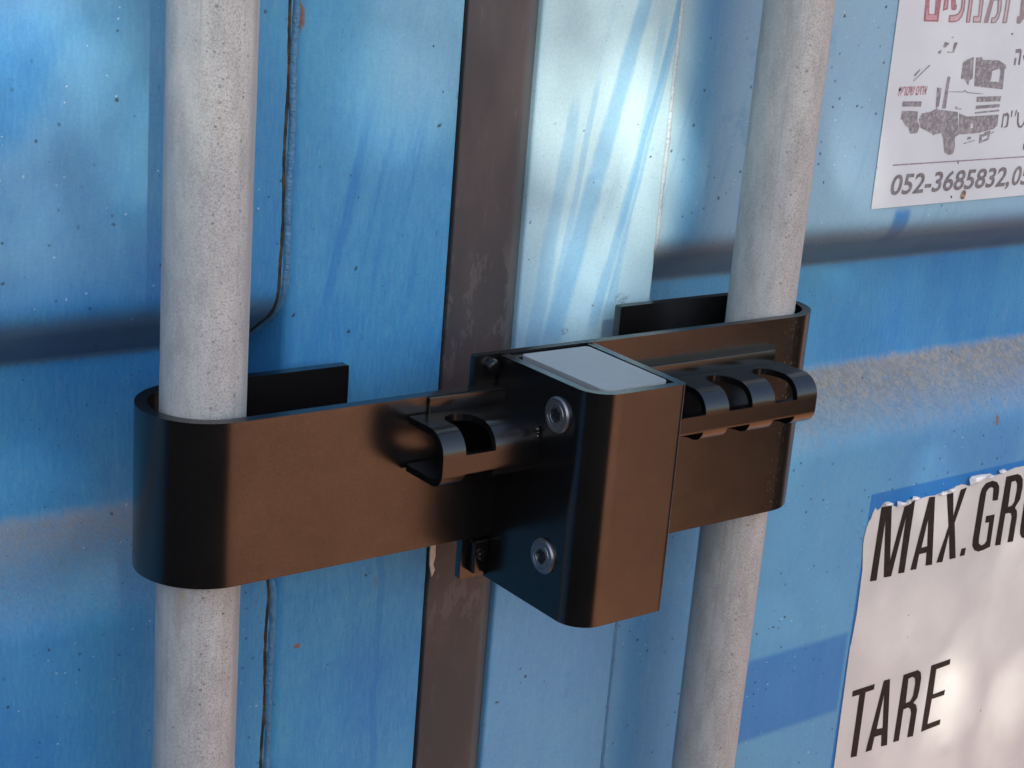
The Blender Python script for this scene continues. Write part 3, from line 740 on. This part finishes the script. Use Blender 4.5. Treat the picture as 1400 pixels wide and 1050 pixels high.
text("phone_number", "05", (PHONE[1][0] + 8.5, PHONE[1][1] + .05), (PHONE[1][0] + 25.5, PHONE[1][1] + .25), (11.3, .70), .14, M_GREY, .022)
text("small_lettering", "\u05ea\u05d9\u05e8\u05d8\u05d9\u05e9 \u05dd\u05d9\u05d7\u05d0", BRAND[0], BRAND[1], (4.4, .55), .12, M_RED, .02)

orgW = (.55, .0444, (ZB - 300) * MM)
wl = root("weight_label", "torn white label with large MAX.GR and TARE letters below the ribs", "label", orgW)
bot = (480.3, -430)
outl = [bot] + [(STICK_LEFT[0][0], STICK_LEFT[0][1])] + STICK_LEFT[1:] + [(475.1, -190), (474.2, -160)] + STICK_TOP
e = STICK_TOP[-1]
outl += [(640, e[1] - .6), (655, e[1] - 1.4), (680, e[1] - .4), (720, e[1] - 1.5), (760, e[1] - .5), (760, -430)]
bm = bmesh.new(); prism(bm, outl, 44.3, 44.75, 'Y')
link("label_sheet", bm, M_SHEET, wl, None, orgW)
flat("lettering", GROSS, 44.1, M_INK, wl, orgW)
flat("lettering", TARE, 44.1, M_INK, wl, orgW)
for i, f in enumerate(FLAKES):
    # torn vinyl curling off the paint along the upper edge
    bm = bmesh.new()
    cxf = sum(p[0] for p in f) / len(f); czf = sum(p[1] for p in f) / len(f)
    zmin = min(p[1] for p in f); zmax = max(p[1] for p in f)
    def yy(p): return 43.9 - 1.7 * math.sin(math.pi * min(1, max(0, .15 + .8 * (p[1] - zmin) / (zmax - zmin)))) - .25 * math.sin(p[0])
    ring = fillet(f, .8, 2)
    inn = [(cxf + (p[0] - cxf) * .5, czf + (p[1] - czf) * .5) for p in ring]
    vo = [bm.verts.new((p[0], yy(p), p[1])) for p in ring]
    vi = [bm.verts.new((p[0], yy(p) - .25, p[1])) for p in inn]
    for k in range(len(ring)): bm.faces.new((vo[k], vo[(k + 1) % len(ring)], vi[(k + 1) % len(ring)], vi[k]))
    bm.faces.new(vi)
    bmesh.ops.solidify(bm, geom=list(bm.faces), thickness=.25)
    link("peeled_flake", bm, M_FLAKE, wl, 40, orgW)

# ---------------------------------------------------------------- tree that shades and dapples the doors, and unseen foliage added for dark reflections
def leaves(bm, n, place, size, rnd, keep=None):
    for _ in range(n):
        c = place(rnd)
        if keep and not keep(c, rnd): continue
        s = size * rnd.uniform(.6, 1.3)
        R_ = Matrix.Rotation(rnd.uniform(0, 6.28), 3, 'Z') @ Matrix.Rotation(rnd.uniform(-1.1, 1.1), 3, 'X') @ Matrix.Rotation(rnd.uniform(-.8, .8), 3, 'Y')
        q = [R_ @ Vector(v) * s + c for v in ((-.5, 0, 0), (-.1, -.28, .04), (.5, 0, -.05), (-.1, .28, .04))]
        bm.faces.new([bm.verts.new(v) for v in q])
CROWN = Vector((210, -5, 0)) + sdir * 5200
GAPK = .50
GAPS = [((205, 42, 158), 60, .66), ((225, 42, 118), 52, .66), ((245, 42, 78), 44, .66), ((235, 42, 30), 34, .66), ((262, 42, 150), 46, .66), ((228, 42, 195), 60, .62),
        ((-28, 45, 108), 44, 1.17), ((-46, 45, 172), 40, 1.04), ((125, 42, 172), 36, 1.0),
        ((523, 45, -222), 42, 1), ((660, 45, -255), 52, 1), ((625, 45, -312), 52, 1), ((560, 45, -300), 36, 1), ((440, 45, 100), 30, 1)]
def keep(c, rnd):
    for t, rad, k in GAPS:
        w = c - Vector(t)
        if (w - sdir * w.dot(sdir)).length < rad and rnd.random() < k * GAPK: return False
    return True
def in_crown(rnd):
    while True:
        v = Vector((rnd.uniform(-1, 1), rnd.uniform(-1, 1), rnd.uniform(-1, 1)))
        if v.length < 1: break
    return CROWN + Vector((v.x * 1500, v.y * 1100, v.z * 1150))
orgT = Vector((CROWN.x - 500, CROWN.y - 500, -ZB))
tr = root("shade_tree", "leafy tree standing opposite the container doors, outside the picture", "tree", (orgT + Vector((0, 0, ZB))) * MM)
orgTm = tuple(tr.location)
bm = bmesh.new()
base = orgT.copy()
top = CROWN + Vector((-120, -120, 300))
tube(bm, [base, base.lerp(top, .35) + Vector((-60, 30, 0)), base.lerp(top, .7), top], [150, 115, 80, 20], 12)
for k in range(6):
    a = k * 1.05
    s0 = base.lerp(top, .58 + .05 * k)
    tube(bm, [s0, s0 + Vector((350 * math.cos(a), 300 * math.sin(a), 260)), s0 + Vector((900 * math.cos(a), 750 * math.sin(a), 420))], [45, 30, 8], 8)
for v in bm.verts: pass
link("trunk", bm, M_BARK, tr, 60, orgTm)
bm = bmesh.new(); leaves(bm, 110000, in_crown, 36, random.Random(3), keep)
o = link("crown", bm, M_LEAF, tr, None, orgTm); o['kind'] = 'stuff'
orgH = (-1.6, -2.2, 0)
he = root("added_hedge", "dark green hedge opposite the container doors, outside the picture", "added_hedge", orgH)  # unseen, added so the bend round the left rod reflects black
def in_added_hedge(rnd):
    t = rnd.random()
    a = math.radians(-100 + 108 * t)                        # arc from the left side round to straight in front of the lock
    R0 = 2500 + rnd.gauss(0, 220)
    return Vector((160 + R0 * math.sin(a), -20 - R0 * math.cos(a), -ZB + 20 + 1500 * rnd.random()))
bm = bmesh.new(); leaves(bm, 26000, in_added_hedge, 110, random.Random(5))
o = link("added_hedge_leaves", bm, M_LEAF, he, None, orgH); o['kind'] = 'stuff'

orgS = (3.4, -2.7, 0)
sb = root("added_shrub", "dark green shrub opposite the right container door, outside the picture", "added_shrub", orgS)  # unseen, added so the taller right plate mirrors something darker than ground
def in_added_shrub(rnd):
    a = math.radians(44.5 + 42 * rnd.random()); R0 = 3150 + rnd.gauss(0, 200)
    return Vector((220 + R0 * math.sin(a), -20 - R0 * math.cos(a), -ZB + 20 + 1150 * rnd.random()))
bm = bmesh.new(); leaves(bm, 20000, in_added_shrub, 130, random.Random(9))
o = link("added_shrub_leaves", bm, M_LEAF, sb, None, orgS); o['kind'] = 'stuff'
